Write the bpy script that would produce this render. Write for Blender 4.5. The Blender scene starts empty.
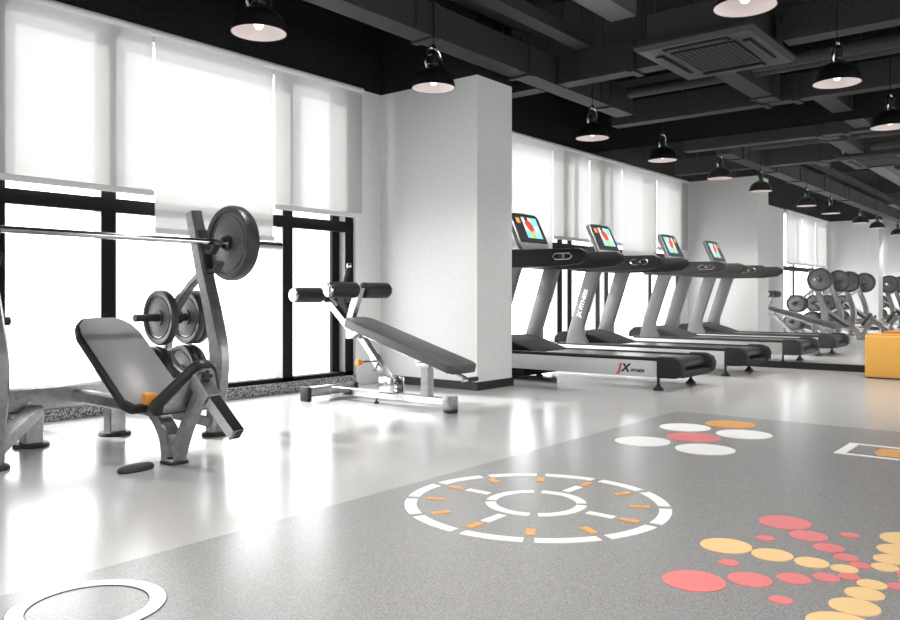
import bpy, bmesh, math, random
from mathutils import Vector, Matrix
random.seed(7)
PI = math.pi
scn = bpy.context.scene
COL = scn.collection

# ------------------------------------------------------------------ materials
def mat(name, color, rough=0.5, metal=0.0, spec=0.5, emit=None, estr=0.0):
    m = bpy.data.materials.new(name); m.use_nodes = True
    b = m.node_tree.nodes['Principled BSDF']
    b.inputs['Base Color'].default_value = (*color, 1)
    b.inputs['Roughness'].default_value = rough
    b.inputs['Metallic'].default_value = metal
    b.inputs['Specular IOR Level'].default_value = spec
    if emit:
        b.inputs['Emission Color'].default_value = (*emit, 1)
        b.inputs['Emission Strength'].default_value = estr
    return m

def noisy(m, scale, lo, hi, bump=0.0, detail=2.0, p0=0.35, p1=0.65, bscale=None, bdist=0.002):
    """procedural speckle of the base colour plus a fine bump"""
    nt = m.node_tree; b = nt.nodes['Principled BSDF']
    tc = nt.nodes.new('ShaderNodeTexCoord')
    n = nt.nodes.new('ShaderNodeTexNoise'); n.inputs['Scale'].default_value = scale; n.inputs['Detail'].default_value = detail
    nt.links.new(tc.outputs['Object'], n.inputs['Vector'])
    r = nt.nodes.new('ShaderNodeValToRGB')
    r.color_ramp.elements[0].position = p0; r.color_ramp.elements[1].position = p1
    r.color_ramp.elements[0].color = (*lo, 1); r.color_ramp.elements[1].color = (*hi, 1)
    nt.links.new(n.outputs['Fac'], r.inputs['Fac']); nt.links.new(r.outputs['Color'], b.inputs['Base Color'])
    if bump:
        n2 = nt.nodes.new('ShaderNodeTexNoise'); n2.inputs['Scale'].default_value = bscale or scale
        nt.links.new(tc.outputs['Object'], n2.inputs['Vector'])
        bp = nt.nodes.new('ShaderNodeBump'); bp.inputs['Strength'].default_value = bump; bp.inputs['Distance'].default_value = bdist
        nt.links.new(n2.outputs['Fac'], bp.inputs['Height']); nt.links.new(bp.outputs['Normal'], b.inputs['Normal'])
    return m

M = {}
M['floor'] = noisy(mat('pale_terrazzo_floor', (.5,.5,.5), .2, 0, .6), 260, (.36,.36,.357), (.52,.52,.515), .05, bscale=60)
M['mat'] = noisy(mat('grey_speckled_vinyl', (.2,.2,.2), .25, 0, .6), 230, (.21,.21,.208), (.36,.36,.355), .06, bscale=60)
M['wall'] = noisy(mat('white_plaster', (.75,.75,.74), .7, 0, .3), 60, (.74,.74,.735), (.79,.79,.785), .08, bscale=90)
M['black_paint'] = noisy(mat('black_ceiling_paint', (.012,.012,.012), .8, 0, .25), 40, (.006,.006,.006), (.013,.013,.013), .1)
M['duct'] = noisy(mat('dark_grey_duct_paint', (.05,.05,.05), .6, 0, .3), 90, (.022,.022,.022), (.045,.045,.044), .1)
M['concrete'] = noisy(mat('sprayed_concrete', (.12,.12,.12), .8, 0, .2), 120, (.10,.10,.10), (.34,.34,.34), .5)
M['ac'] = mat('charcoal_air_conditioner', (.03,.03,.03), .5)
M['black_frame'] = mat('black_powder_coat', (.006,.006,.006), .7, 0, .2)
M['reveal'] = mat('pale_aluminium_reveal', (.36,.345,.34), .45)
M['black_base'] = mat('black_skirting', (.01,.01,.01), .5)
M['granite'] = noisy(mat('speckled_granite', (.2,.2,.2), .35), 95, (.015,.015,.015), (.5,.5,.5), 0, detail=3, p0=.4, p1=.6)
M['white_plastic'] = mat('white_plastic', (.78,.78,.77), .4)
M['steel'] = noisy(mat('brushed_silver_paint', (.5,.5,.5), .3, .85), 30, (.30,.30,.30), (.38,.38,.38))
M['chrome'] = mat('chrome', (.6,.6,.6), .12, 1.0)
M['chrome_dark'] = mat('dark_chrome', (.3,.3,.3), .2, 1.0)
M['rubber'] = noisy(mat('black_rubber', (.015,.015,.015), .6), 120, (.010,.010,.010), (.028,.028,.028), .1)
M['plate_face'] = noisy(mat('cast_grey_plate', (.16,.16,.16), .55, .3), 140, (.09,.09,.09), (.22,.22,.22), .3)
M['plate_rim'] = mat('dark_plate_rim', (.035,.035,.035), .42)
M['pad'] = noisy(mat('charcoal_leatherette', (.08,.08,.08), .42), 300, (.055,.055,.055), (.11,.11,.11), .15)
M['pad_grey'] = noisy(mat('grey_leatherette', (.2,.2,.2), .38), 300, (.24,.24,.24), (.34,.34,.34), .12)
M['pad_black'] = mat('black_leatherette', (.012,.012,.012), .45)
M['orange'] = mat('orange_plastic', (.85,.32,.03), .4)
M['orange_box'] = noisy(mat('orange_leather', (.72,.36,.07), .5), 180, (.78,.40,.07), (.88,.50,.11), .12)
M['silver_panel'] = noisy(mat('light_silver_panel', (.5,.5,.5), .4, .2), 200, (.62,.62,.62), (.74,.74,.74))
M['mill_grey'] = noisy(mat('treadmill_grey_shell', (.15,.15,.15), .45, .2), 220, (.12,.12,.118), (.21,.21,.207), .05)
M['mill_black'] = noisy(mat('treadmill_black_shell', (.02,.02,.02), .62, 0, .3), 220, (.012,.012,.012), (.028,.028,.028), .05)
M['hood_black'] = noisy(mat('matt_black_hood', (.012,.012,.012), .85, 0, .08), 200, (.010,.010,.010), (.022,.022,.022), .1)
M['console_grey'] = mat('console_grey_shell', (.28,.28,.28), .4, .4)
M['belt'] = mat('running_belt', (.03,.03,.03), .35)
M['screen_off'] = mat('screen_glass', (.01,.01,.012), .15)
def emis(name, c, s=.5): return mat(name, (c[0]*.1, c[1]*.1, c[2]*.1), .3, 0, .5, c, s)
M['s_dark'] = emis('screen_dark', (.03,.03,.04))
M['s_orange'] = emis('screen_orange', (.9,.35,.08))
M['s_yell'] = emis('screen_amber', (.95,.6,.2))
M['s_cyan'] = emis('screen_cyan', (.35,.85,.9))
M['s_white'] = emis('screen_white', (.85,.85,.8))
M['s_red'] = emis('screen_red', (.8,.08,.05))
M['s_green'] = emis('screen_green', (.55,.75,.1))
M['red'] = mat('red_lettering', (.7,.02,.03), .4)
M['black_ink'] = mat('black_lettering', (.01,.01,.01), .4)
M['white_ink'] = mat('white_lettering', (.85,.85,.85), .4)
M['lamp_black'] = mat('black_enamel', (.006,.006,.006), .35)
M['lamp_white'] = mat('warm_white_enamel', (.82,.74,.73), .5)
M['bulb'] = mat('lamp_bulb', (.9,.9,.9), .3, 0, .5, (1,.95,.92), 1.2)
M['v_white'] = mat('white_floor_vinyl', (.86,.86,.85), .4)
M['v_coral'] = mat('coral_floor_vinyl', (.74,.22,.22), .4)
M['v_yellow'] = mat('yellow_floor_vinyl', (.84,.58,.28), .4)
M['v_orange'] = mat('orange_floor_vinyl', (.72,.36,.11), .4)
M['v_edge_shade'] = mat('painted_edge_shade', (.05,.05,.05), .5)

def glass_mat():
    m = bpy.data.materials.new('clear_glass'); m.use_nodes = True; nt = m.node_tree; nt.nodes.clear()
    o = nt.nodes.new('ShaderNodeOutputMaterial'); mx = nt.nodes.new('ShaderNodeMixShader')
    t = nt.nodes.new('ShaderNodeBsdfTransparent'); g = nt.nodes.new('ShaderNodeBsdfGlossy')
    g.inputs['Roughness'].default_value = .02; t.inputs['Color'].default_value = (.96,.97,.97,1)
    mx.inputs['Fac'].default_value = .06
    nt.links.new(t.outputs[0], mx.inputs[1]); nt.links.new(g.outputs[0], mx.inputs[2]); nt.links.new(mx.outputs[0], o.inputs[0])
    return m
M['glass'] = glass_mat()
def blind_mat():
    m = bpy.data.materials.new('sheer_white_blind'); m.use_nodes = True; nt = m.node_tree; nt.nodes.clear()
    o = nt.nodes.new('ShaderNodeOutputMaterial'); a = nt.nodes.new('ShaderNodeMixShader'); b = nt.nodes.new('ShaderNodeMixShader')
    d = nt.nodes.new('ShaderNodeBsdfDiffuse'); t = nt.nodes.new('ShaderNodeBsdfTranslucent'); p = nt.nodes.new('ShaderNodeBsdfTransparent')
    d.inputs['Color'].default_value = (.78,.78,.77,1); t.inputs['Color'].default_value = (.40,.40,.395,1)
    a.inputs['Fac'].default_value = .45; b.inputs['Fac'].default_value = .2
    nt.links.new(d.outputs[0], a.inputs[1]); nt.links.new(t.outputs[0], a.inputs[2])
    nt.links.new(a.outputs[0], b.inputs[1]); nt.links.new(p.outputs[0], b.inputs[2]); nt.links.new(b.outputs[0], o.inputs[0])
    return m
M['blind'] = blind_mat()
def mirror_mat():
    m = bpy.data.materials.new('mirror_glass'); m.use_nodes = True; nt = m.node_tree; nt.nodes.clear()
    o = nt.nodes.new('ShaderNodeOutputMaterial'); mx = nt.nodes.new('ShaderNodeMixShader')
    g = nt.nodes.new('ShaderNodeBsdfGlossy'); g.inputs['Roughness'].default_value = 0; g.inputs['Color'].default_value = (.97,.97,.97,1)
    d = nt.nodes.new('ShaderNodeBsdfDiffuse'); d.inputs['Color'].default_value = (.6,.6,.59,1)
    mx.inputs['Fac'].default_value = .05
    nt.links.new(g.outputs[0], mx.inputs[1]); nt.links.new(d.outputs[0], mx.inputs[2]); nt.links.new(mx.outputs[0], o.inputs[0])
    return m
M['mirror'] = mirror_mat()

# ------------------------------------------------------------------ mesh builder
class MB:
    def __init__(self): self.bm = bmesh.new(); self.mats = []
    def _mi(self, m):
        if m is None: return 0
        if m not in self.mats: self.mats.append(m)
        return self.mats.index(m)
    def _paint(self, faces, m):
        i = self._mi(m)
        for f in faces: f.material_index = i
    def box(self, x0, x1, y0, y1, z0, z1, bev=0.0, seg=2, mt=None, mtx=None):
        c = Matrix.Translation(((x0+x1)/2, (y0+y1)/2, (z0+z1)/2)) @ Matrix.Diagonal((abs(x1-x0), abs(y1-y0), abs(z1-z0), 1))
        r = bmesh.ops.create_cube(self.bm, size=1, matrix=(mtx @ c) if mtx else c)
        vs = r['verts']; fs = set(f for v in vs for f in v.link_faces)
        if bev:
            es = set(e for v in vs for e in v.link_edges)
            rr = bmesh.ops.bevel(self.bm, geom=list(es), offset=bev, segments=seg, affect='EDGES', profile=.5)
            fs = set(f for f in fs if f.is_valid) | set(rr['faces'])
        self._paint(fs, mt); return self
    def prism(self, pts, a0, a1, axis='x', bev=0.0, seg=2, mt=None, mtx=None):
        """extrude a polygon along an axis; pts are (y,z) for x, (x,z) for y, (x,y) for z"""
        def P(p, a):
            v = Vector((a, p[0], p[1]) if axis == 'x' else (p[0], a, p[1]) if axis == 'y' else (p[0], p[1], a))
            return (mtx @ v) if mtx else v
        A = [self.bm.verts.new(P(p, a0)) for p in pts]; B = [self.bm.verts.new(P(p, a1)) for p in pts]
        fs = [self.bm.faces.new(A[::-1]), self.bm.faces.new(B)]
        n = len(pts)
        for i in range(n): fs.append(self.bm.faces.new((A[i], A[(i+1)%n], B[(i+1)%n], B[i])))
        bmesh.ops.recalc_face_normals(self.bm, faces=fs)
        if bev:
            es = set(e for f in fs for e in f.edges)
            rr = bmesh.ops.bevel(self.bm, geom=list(es), offset=bev, segments=seg, affect='EDGES', profile=.5)
            fs = [f for f in fs if f.is_valid] + list(rr['faces'])
        self._paint(fs, mt); return self
    def tube(self, pts, r, seg=14, mt=None, sub=0):
        """round bar through points; r is a number or one per point"""
        pts = [Vector(p) for p in pts]
        rs = list(r) if isinstance(r, (list, tuple)) else [r]*len(pts)
        if sub: pts, rs = smooth(pts, rs, sub)
        rings = []; up = None
        for i, p in enumerate(pts):
            t = (pts[min(i+1, len(pts)-1)] - pts[max(i-1, 0)]).normalized()
            if up is None:
                up = Vector((0,0,1)) if abs(t.z) < .9 else Vector((1,0,0))
            u = (up - t*up.dot(t)).normalized(); v = t.cross(u); up = u
            rings.append([self.bm.verts.new(p + (u*math.cos(2*PI*k/seg) + v*math.sin(2*PI*k/seg))*rs[i]) for k in range(seg)])
        fs = []
        for a, b in zip(rings, rings[1:]):
            for k in range(seg): fs.append(self.bm.faces.new((a[k], a[(k+1)%seg], b[(k+1)%seg], b[k])))
        fs.append(self.bm.faces.new(rings[0][::-1])); fs.append(self.bm.faces.new(rings[-1]))
        self._paint(fs, mt); return self
    def bar(self, pts, w, h, side=(1,0,0), bev=0.0, mt=None, sub=0):
        """rectangular bar through points: w along 'side', h across it"""
        pts = [Vector(p) for p in pts]
        ws = list(w) if isinstance(w, (list, tuple)) else [w]*len(pts)
        hs = list(h) if isinstance(h, (list, tuple)) else [h]*len(pts)
        if sub:
            q = pts; pts, ws = smooth(q, ws, sub); _, hs = smooth(q, hs, sub)
        side = Vector(side).normalized(); rings = []
        for i, p in enumerate(pts):
            t = (pts[min(i+1, len(pts)-1)] - pts[max(i-1, 0)]).normalized()
            s = (side - t*side.dot(t)).normalized(); n = t.cross(s)
            k = .28*min(ws[i], hs[i]) if bev else 0
            W, H = ws[i]/2, hs[i]/2
            if bev:
                k = min(bev, k)
                cs = [(-W+k,-H),(W-k,-H),(W,-H+k),(W,H-k),(W-k,H),(-W+k,H),(-W,H-k),(-W,-H+k)]
            else: cs = [(-W,-H),(W,-H),(W,H),(-W,H)]
            rings.append([self.bm.verts.new(p + s*a + n*b) for a, b in cs])
        fs = []; m = len(rings[0])
        for a, b in zip(rings, rings[1:]):
            for k in range(m): fs.append(self.bm.faces.new((a[k], a[(k+1)%m], b[(k+1)%m], b[k])))
        fs.append(self.bm.faces.new(rings[0][::-1])); fs.append(self.bm.faces.new(rings[-1]))
        bmesh.ops.recalc_face_normals(self.bm, faces=fs)
        self._paint(fs, mt); return self
    def lathe(self, prof, axis='z', c=(0,0,0), seg=32, mt=None, close=False):
        """prof: (radius, height along axis); radius 0 becomes a pole"""
        c = Vector(c)
        def V(r, h, a):
            x, y = r*math.cos(a), r*math.sin(a)
            return c + Vector((x, y, h) if axis == 'z' else (h, x, y) if axis == 'x' else (x, h, y))
        rings = []
        for r, h in prof:
            if r < 1e-6: rings.append([self.bm.verts.new(V(0, h, 0))])
            else: rings.append([self.bm.verts.new(V(r, h, 2*PI*k/seg)) for k in range(seg)])
        fs = []
        pairs = list(zip(rings, rings[1:])) + ([(rings[-1], rings[0])] if close else [])
        for a, b in pairs:
            for k in range(seg):
                k2 = (k+1) % seg
                if len(a) == 1 and len(b) == 1: continue
                if len(a) == 1: fs.append(self.bm.faces.new((a[0], b[k2], b[k])))
                elif len(b) == 1: fs.append(self.bm.faces.new((a[k], a[k2], b[0])))
                else: fs.append(self.bm.faces.new((a[k], a[k2], b[k2], b[k])))
        bmesh.ops.recalc_face_normals(self.bm, faces=fs)
        self._paint(fs, mt); return self
    def cyl(self, c, r, h, axis='z', seg=24, mt=None, bev=0.0):
        b = min(bev, r*.5, h*.5)
        if b: pr = [(0,-h/2),(r-b,-h/2),(r,-h/2+b),(r,h/2-b),(r-b,h/2),(0,h/2)]
        else: pr = [(0,-h/2),(r,-h/2),(r,h/2),(0,h/2)]
        return self.lathe(pr, axis, c, seg, mt)
    def poly(self, pts, mt=None):
        f = self.bm.faces.new([self.bm.verts.new(p) for p in pts]); self._paint([f], mt); return self
    def build(self, name, m, parent=None, angle=35):
        me = bpy.data.meshes.new(name)
        bmesh.ops.recalc_face_normals(self.bm, faces=self.bm.faces[:]) if False else None
        self.bm.to_mesh(me); self.bm.free()
        if self.mats:
            for k in self.mats: me.materials.append(k)
        else: me.materials.append(m)
        for p in me.polygons: p.use_smooth = True
        me.set_sharp_from_angle(angle=math.radians(angle))
        o = bpy.data.objects.new(name, me); COL.objects.link(o)
        if parent: o.parent = parent
        return o

def smooth(pts, vals, n):
    """Catmull-Rom"""
    P = [pts[0]] + pts + [pts[-1]]; V = [vals[0]] + vals + [vals[-1]]
    out, ov = [], []
    for i in range(1, len(P)-2):
        for k in range(n):
            t = k/n
            f = lambda a,b,c,d: .5*((2*b) + (c-a)*t + (2*a-5*b+4*c-d)*t*t + (3*b-a-3*c+d)*t**3)
            out.append(f(P[i-1], P[i], P[i+1], P[i+2])); ov.append(max(1e-4, f(V[i-1], V[i], V[i+1], V[i+2])))
    out.append(pts[-1]); ov.append(vals[-1]); return out, ov

def tag(o, label=None, cat=None, group=None, kind=None):
    if label: o['label'] = label
    if cat: o['category'] = cat
    if group: o['group'] = group
    if kind: o['kind'] = kind
    return o
def thing(name, label, cat, loc=(0,0,0), rotz=0, group=None):
    o = bpy.data.objects.new(name, None); COL.objects.link(o); o.empty_display_size = .1
    o.location = loc; o.rotation_euler = (0,0,rotz)
    return tag(o, label, cat, group)
def struct(name, mb, m, parent=None, label=None, cat=None):
    o = mb.build(name, m, parent)
    if not parent: o['kind'] = 'structure'
    return tag(o, label, cat)
def dup(root, loc, label=None, group=None):
    r = root.copy(); COL.objects.link(r); r.location = loc
    if label: r['label'] = label
    if group: r['group'] = group
    def rec(src, dst):
        for ch in list(src.children):
            c = ch.copy(); COL.objects.link(c); c.parent = dst; rec(ch, c)
    rec(root, r); return r
def text_mesh(name, s, size, m, mtx, parent, extrude=.0006, align='CENTER', bold=0, shear=0):
    cu = bpy.data.curves.new(name, 'FONT'); cu.body = s; cu.size = size; cu.extrude = extrude; cu.align_x = align; cu.align_y = 'CENTER'; cu.offset = bold; cu.shear = shear
    tmp = bpy.data.objects.new(name, cu); COL.objects.link(tmp)
    dg = bpy.context.evaluated_depsgraph_get(); dg.update()
    me = bpy.data.meshes.new_from_object(tmp.evaluated_get(dg))
    bpy.data.objects.remove(tmp); me.name = name
    me.transform(mtx); me.materials.clear(); me.materials.append(m)
    o = bpy.data.objects.new(name, me); COL.objects.link(o); o.parent = parent
    return o

# ------------------------------------------------------------------ room
XM = 9.38            # mirror plane
X0, X1, Y0 = -9.0, XM, -2.6
YW = 5.24            # inner face of the window wall
YF = 5.27            # front of the window frames
ZB = 2.70            # where the black paint begins
ZC = 3.65            # slab
struct('floor', MB().box(X0-.3, X1+.3, Y0-.3, 5.9, -.12, 0), M['floor'], label='pale speckled glossy gym floor', cat='floor')
struct('ceiling', MB().box(X0-.3, X1+.3, Y0-.3, 5.9, ZC, ZC+.15), M['black_paint'], label='black painted concrete ceiling slab', cat='ceiling')
struct('wall_back', MB().box(X1+.02, X1+.22, Y0-.3, 5.39, 0, ZC), M['black_paint'], label='black painted wall above and behind the mirror', cat='wall')
struct('wall_front', MB().box(X0-.3, X0, Y0-.3, 5.9, 0, ZC), M['wall'], label='white wall behind the camera', cat='wall')
rw = MB(); rw.box(X0-.3, X1+.3, Y0-.3, Y0, 0, .3); rw.box(X0-.3, X1+.3, Y0-.3, Y0, 2.5, ZC)
RB = [(-5.2,-2.5), (-1.4,.2), (.8,2.7), (5.4,7.5)]  # unseen windows, added so daylight also enters from the right
xs = [X0-.3] + [v for ab_ in RB for v in ab_] + [X1+.3]
for k in range(0, len(xs), 2): rw.box(xs[k], xs[k+1], Y0-.3, Y0, .3, 2.5)
struct('wall_right', rw, M['wall'], label='white side wall opposite, with wide window openings added for light', cat='wall')
for k, (a, b) in enumerate(RB):
    wn = thing('window_%d' % (k+4), 'wide black framed window added unseen in the side wall for light', 'window'); wn['kind'] = 'structure'
    for px in (a, (a+b)/2-.03, b-.06): MB().box(px, px+.06, Y0-.2, Y0-.12, .3, 2.5).build('window_post', M['black_frame'], wn)
    for pz in (.3, 1.9, 2.44): MB().box(a, b, Y0-.195, Y0-.125, pz, pz+.06).build('rail', M['black_frame'], wn)
    MB().box(a, b, Y0-.163, Y0-.157, .33, 2.47).build('pane', M['glass'], wn)

cols = [(-3.5, -3.0), (5.463, 5.985)]
bays = [(-9.0, -3.8), (2.02, 5.13), (6.28, 9.37), (-2.7, .75)]
w = MB()
for a, b in [(-3.8, -2.7), (.75, 2.02), (5.13, 6.28)]: w.box(a, b, YW, 5.46, 0, ZB)
struct('wall_left', w, M['wall'], label='white window wall piers beside the columns', cat='wall')
struct('trim_1', MB().box(X0, X1+.22, YW-.0, 5.46, ZB, ZC), M['black_paint'], label='black painted lintel band above the window blinds', cat='wall')
for i, (a, b) in enumerate(cols):
    lab = ['white square column whose face shows only in the mirror', 'white square column beside the near treadmill'][i]
    c = thing('column', lab, 'column', (0,0,0)); c['kind'] = 'structure'
    MB().box(a, b, 4.107, YW, 0, ZB).build('column_shaft', M['wall'], c)
    tag(MB().box(a+.002, b-.002, 4.109, YW, ZB, ZC).build('column_head', M['black_paint'], c), 'black painted column head above the white shaft')
    MB().box(a-.012, b+.012, 4.095, YW, 0, .072).build('baseboard', M['black_base'], c)
for i, (a, b) in enumerate(bays):
    struct('trim_%d' % (i+2), MB().box(a, b, YW-.012, 5.46, 0, .09, bev=.004), M['granite'], label='speckled granite sill curb under the windows', cat='sill')
    
# windows: posts, transom, rails and panes
posts = {0: [-9.0, -8.2, -6.6, -5.8, -4.25], 1: [2.03, 2.754, 4.32, 5.035], 2: [6.28, 7.30, 8.70, 8.95], 3: [-2.7, -1.75, -.17, .65]}
for i, (a, b) in enumerate(bays):
    wn = thing('window_%d' % (i+1), ['tall black framed window bay behind the camera', 'long black framed window bay behind the exercise benches', 'black framed window bay behind the treadmills', 'black framed window bay seen only in the mirror'][i], 'window'); wn['kind'] = 'structure'
    for px in posts[i]:
        p = MB(); p.box(px, px+.105, YF, YF+.008, .09, ZB, mt=M['black_frame'])
        p.box(px+.002, px+.103, YF+.008, YF+.10, .09, ZB, mt=M['reveal'])
        p.build('window_post', None, wn)
    MB().box(a, b, YF-.004, YF+.05, 1.385, 1.48).build('transom', M['black_frame'], wn)
    MB().box(a, b, YF+.0, YF+.11, .085, .125).build('bottom_rail', M['black_frame'], wn)
    MB().box(a, b, YF+.02, YF+.13, ZB-.06, ZB).build('head_rail', M['reveal'], wn)
    P = [q for q in posts[i]] + [b]
    for k in range(len(P)-1):
        u0, u1 = P[k]+.105, P[k+1]
        if u1-u0 < .15: continue
        MB().box(u0, u1, YF+.10, YF+.106, .12, ZB-.05).build('pane', M['glass'], wn)
        if (i, k) == (1, 2):
            MB().box(u1-.085, u1, YF+.085, YF+.12, .12, ZB-.05).build('sash_stile', M['black_frame'], wn)

# roller blinds
def blind(x0, x1, zb, label, yb=5.19):
    t = thing('roller_blind', label, 'blind', ((x0+x1)/2, yb, zb), 0, 'roller blinds on the window wall'); h = (x1-x0)/2-.003; H = 2.695-zb
    MB().tube([(-h,0,H-.02),(h,0,H-.02)], .024, 18).build('roller_tube', M['white_plastic'], t)
    MB().box(-h+.005, h-.005, -.0006, .0006, .01, H-.03).build('blind_fabric', M['blind'], t)
    b = MB(); b.prism([(-.013,-.012),(.013,-.012),(.015,0),(.013,.028),(-.013,.028),(-.015,0)], -h, h, 'x'); b.build('bottom_bar', M['white_plastic'], t)
for k, (x0, x1) in enumerate([(-8.9,-7.6), (-7.6,-6.3), (-6.3,-5.0), (-5.0,-3.75)]):
    blind(x0, x1, 1.53, 'white roller blind behind the camera, %s' % ['nearest the rear wall','second from the rear wall','second from the far column','beside the far column'][k])
blind(-2.75, -1.6, 1.53, 'white roller blind beside the hidden column, seen only in the mirror')
blind(-1.6, -.45, 1.53, 'white roller blind two panels before the bench press')
blind(-.45, .74, 1.53, 'white roller blind beside the wall pier, seen only in the mirror')
blind(2.0, 3.095, 1.527, 'white roller blind above the left part of the barbell')
blind(3.095, 4.158, 1.262, 'white roller blind pulled lower than its neighbours, behind the weight plate')
blind(4.158, 5.172, 1.527, 'white roller blind beside the white column, above the abdominal bench')
blind(6.1, 7.3, 1.53, 'white roller blind hidden behind the white column')
blind(7.3, 8.45, 1.2, 'longer white roller blind above the first treadmill console')
blind(8.45, 9.36, 1.53, 'white roller blind next to the mirror')

# mirror
mr = thing('wall_mirror', 'large frameless wall mirror behind the treadmills reflecting the gym', 'mirror', (XM, -.6, 0))
MB().box(-.006, .014, -1.99, 5.965, .075, ZB).build('mirror_panel', M['mirror'], mr)
tag(MB().box(-.02, .014, -1.99, 5.82, 0, .075).build('mirror_base', M['black_base'], mr), 'black plinth strip along the foot of the mirror')

# ------------------------------------------------------------------ ceiling services
def box_thing(name, label, cat, m, x0, x1, y0, y1, z0, z1, group=None):
    o = MB().box(x0, x1, y0, y1, z0, z1, bev=.006).build(name, m)
    tag(o, label, cat, group); return o
DG = 'ducts and pipes under the black ceiling'
ZD = 2.75
def duct(label, x0, x1, y0, y1, z0=ZD, z1=3.0, flanges=(), axis='x'):
    t = thing('air_duct', label, 'duct', ((x0+x1)/2, (y0+y1)/2, z0), 0, DG)
    hx, hy, H = (x1-x0)/2, (y1-y0)/2, z1-z0
    MB().box(-hx, hx, -hy, hy, 0, H).build('duct_run', M['duct'], t)
    for f in flanges:
        if axis == 'x': MB().box(f-(x0+x1)/2-.03, f-(x0+x1)/2+.03, -hy-.018, hy+.018, -.018, H).build('flange', M['duct'], t)
        else: MB().box(-hx-.018, hx+.018, f-(y0+y1)/2-.03, f-(y0+y1)/2+.03, -.018, H).build('flange', M['duct'], t)
    # hanger rods up to the slab
    L = (x1-x0) if axis == 'x' else (y1-y0)
    n = max(2, int(L/1.4))
    for k in range(n):
        s = -L/2 + L*(k+.5)/n
        p = (s, -hy-.012 if k % 2 else hy+.012) if axis == 'x' else (-hx-.012 if k % 2 else hx+.012, s)
        MB().tube([(p[0], p[1], 0), (p[0], p[1], ZC-z0)], .006, 6).build('hanger_rod', M['duct'], t)
duct('long rectangular duct running parallel to the windows above the first lamps', X0, 7.9, 3.85, 4.05, flanges=(1.2, 3.05, 4.6, 5.9, 7.4))
duct('cross duct between the long duct and the air conditioner', 6.33, 6.5, 2.82, 3.83, flanges=(3.1,), axis='y')
duct('short duct from the long duct to the window wall', 6.33, 6.5, 4.07, 5.24, axis='y')
duct('cross duct right of the air conditioner running to the right', 6.33, 6.5, Y0+.1, 1.85, flanges=(1.0, -.4), axis='y')
duct('duct leading from the air conditioner towards the mirror', 6.82, 8.24, 2.43, 2.62, flanges=(8.0,))
duct('last cross duct just before the mirror', 8.27, 8.43, Y0+.1, 4.3, flanges=(2.6, 2.3, 1.2), axis='y')
duct('duct short of the mirror, between the last cross duct and the mirror', 8.46, 9.3, 2.0, 2.2, 2.78)
duct('long duct running parallel to the windows deep in the room', X0, 8.24, -.3, .05, 3.03, 3.28, flanges=(2.0, 4.0, 7.2))
def pipe(label, pts, r, m=None):
    o = MB().tube(pts, r, 16).build('ceiling_pipe', m or M['duct']); tag(o, label, 'pipe', DG)
pipe('round pipe along the windows above the long duct', [(X0,3.92,3.2),(6.3,3.92,3.2)], .072)
pipe('round cross pipe beyond the air conditioner', [(7.5,3.7,2.88),(7.5,Y0,2.88)], .055)
pipe('thin cross pipe between air conditioner and lamps', [(7.02,2.3,2.80),(7.02,Y0,2.80)], .06)
for k, x in enumerate([4.4, 4.75, 5.15, 5.55, 5.95]):
    pipe('thin conduit under the slab, %s beyond the big concrete beam' % ['first','second','third','fourth','fifth'][k], [(x,3.65,3.42-.02*k),(x,1.0,3.42-.02*k)], .022)
for k, (y0, y1, z0) in enumerate([(3.05,3.29,3.2), (-.9,-.6,3.2)]):
    o = MB().box(X0, 6.32 if k == 0 else X1, y0, y1, z0, ZC).build('ceiling_beam', M['concrete'])
    tag(o, ['rough grey concrete beam ending at the cross duct', 'rough concrete beam deep in the room'][k], 'beam', kind='structure')
for k, x in enumerate([-3.25, 1.0, 3.6, 5.72, 8.7]):
    o = MB().box(x-.15, x+.15, Y0, 5.24, 3.32, ZC).build('ceiling_beam', M['black_paint'])
    tag(o, 'black concrete cross beam under the slab', 'beam', kind='structure')

# cable tray by the round pipe, and its junction plate
tr = thing('cable_tray', 'narrow cable tray beside the round pipe above the column', 'cable tray', (5.2, 3.45, 3.0))
MB().box(-.9, 1.05, -.004, .004, 0, .1).build('tray_side', M['duct'], tr); MB().box(-.9, 1.05, .004, .14, 0, .006).build('tray_floor', M['duct'], tr)
MB().tube([(-.6,.07,0),(-.6,.07,.65)], .006, 6).build('hanger_rod', M['duct'], tr); MB().tube([(.7,.07,0),(.7,.07,.65)], .006, 6).build('hanger_rod', M['duct'], tr)

# ceiling cassette air conditioner
ac = thing('air_conditioner', 'charcoal four-way ceiling cassette air conditioner behind the nearest lamp', 'air conditioner', (6.235, 2.33, 2.69))
A, B = .53, .46
m = MB(); m.prism([(-A,-B),(A,-B),(A,B),(-A,B)], .03, .05, 'z')
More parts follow.
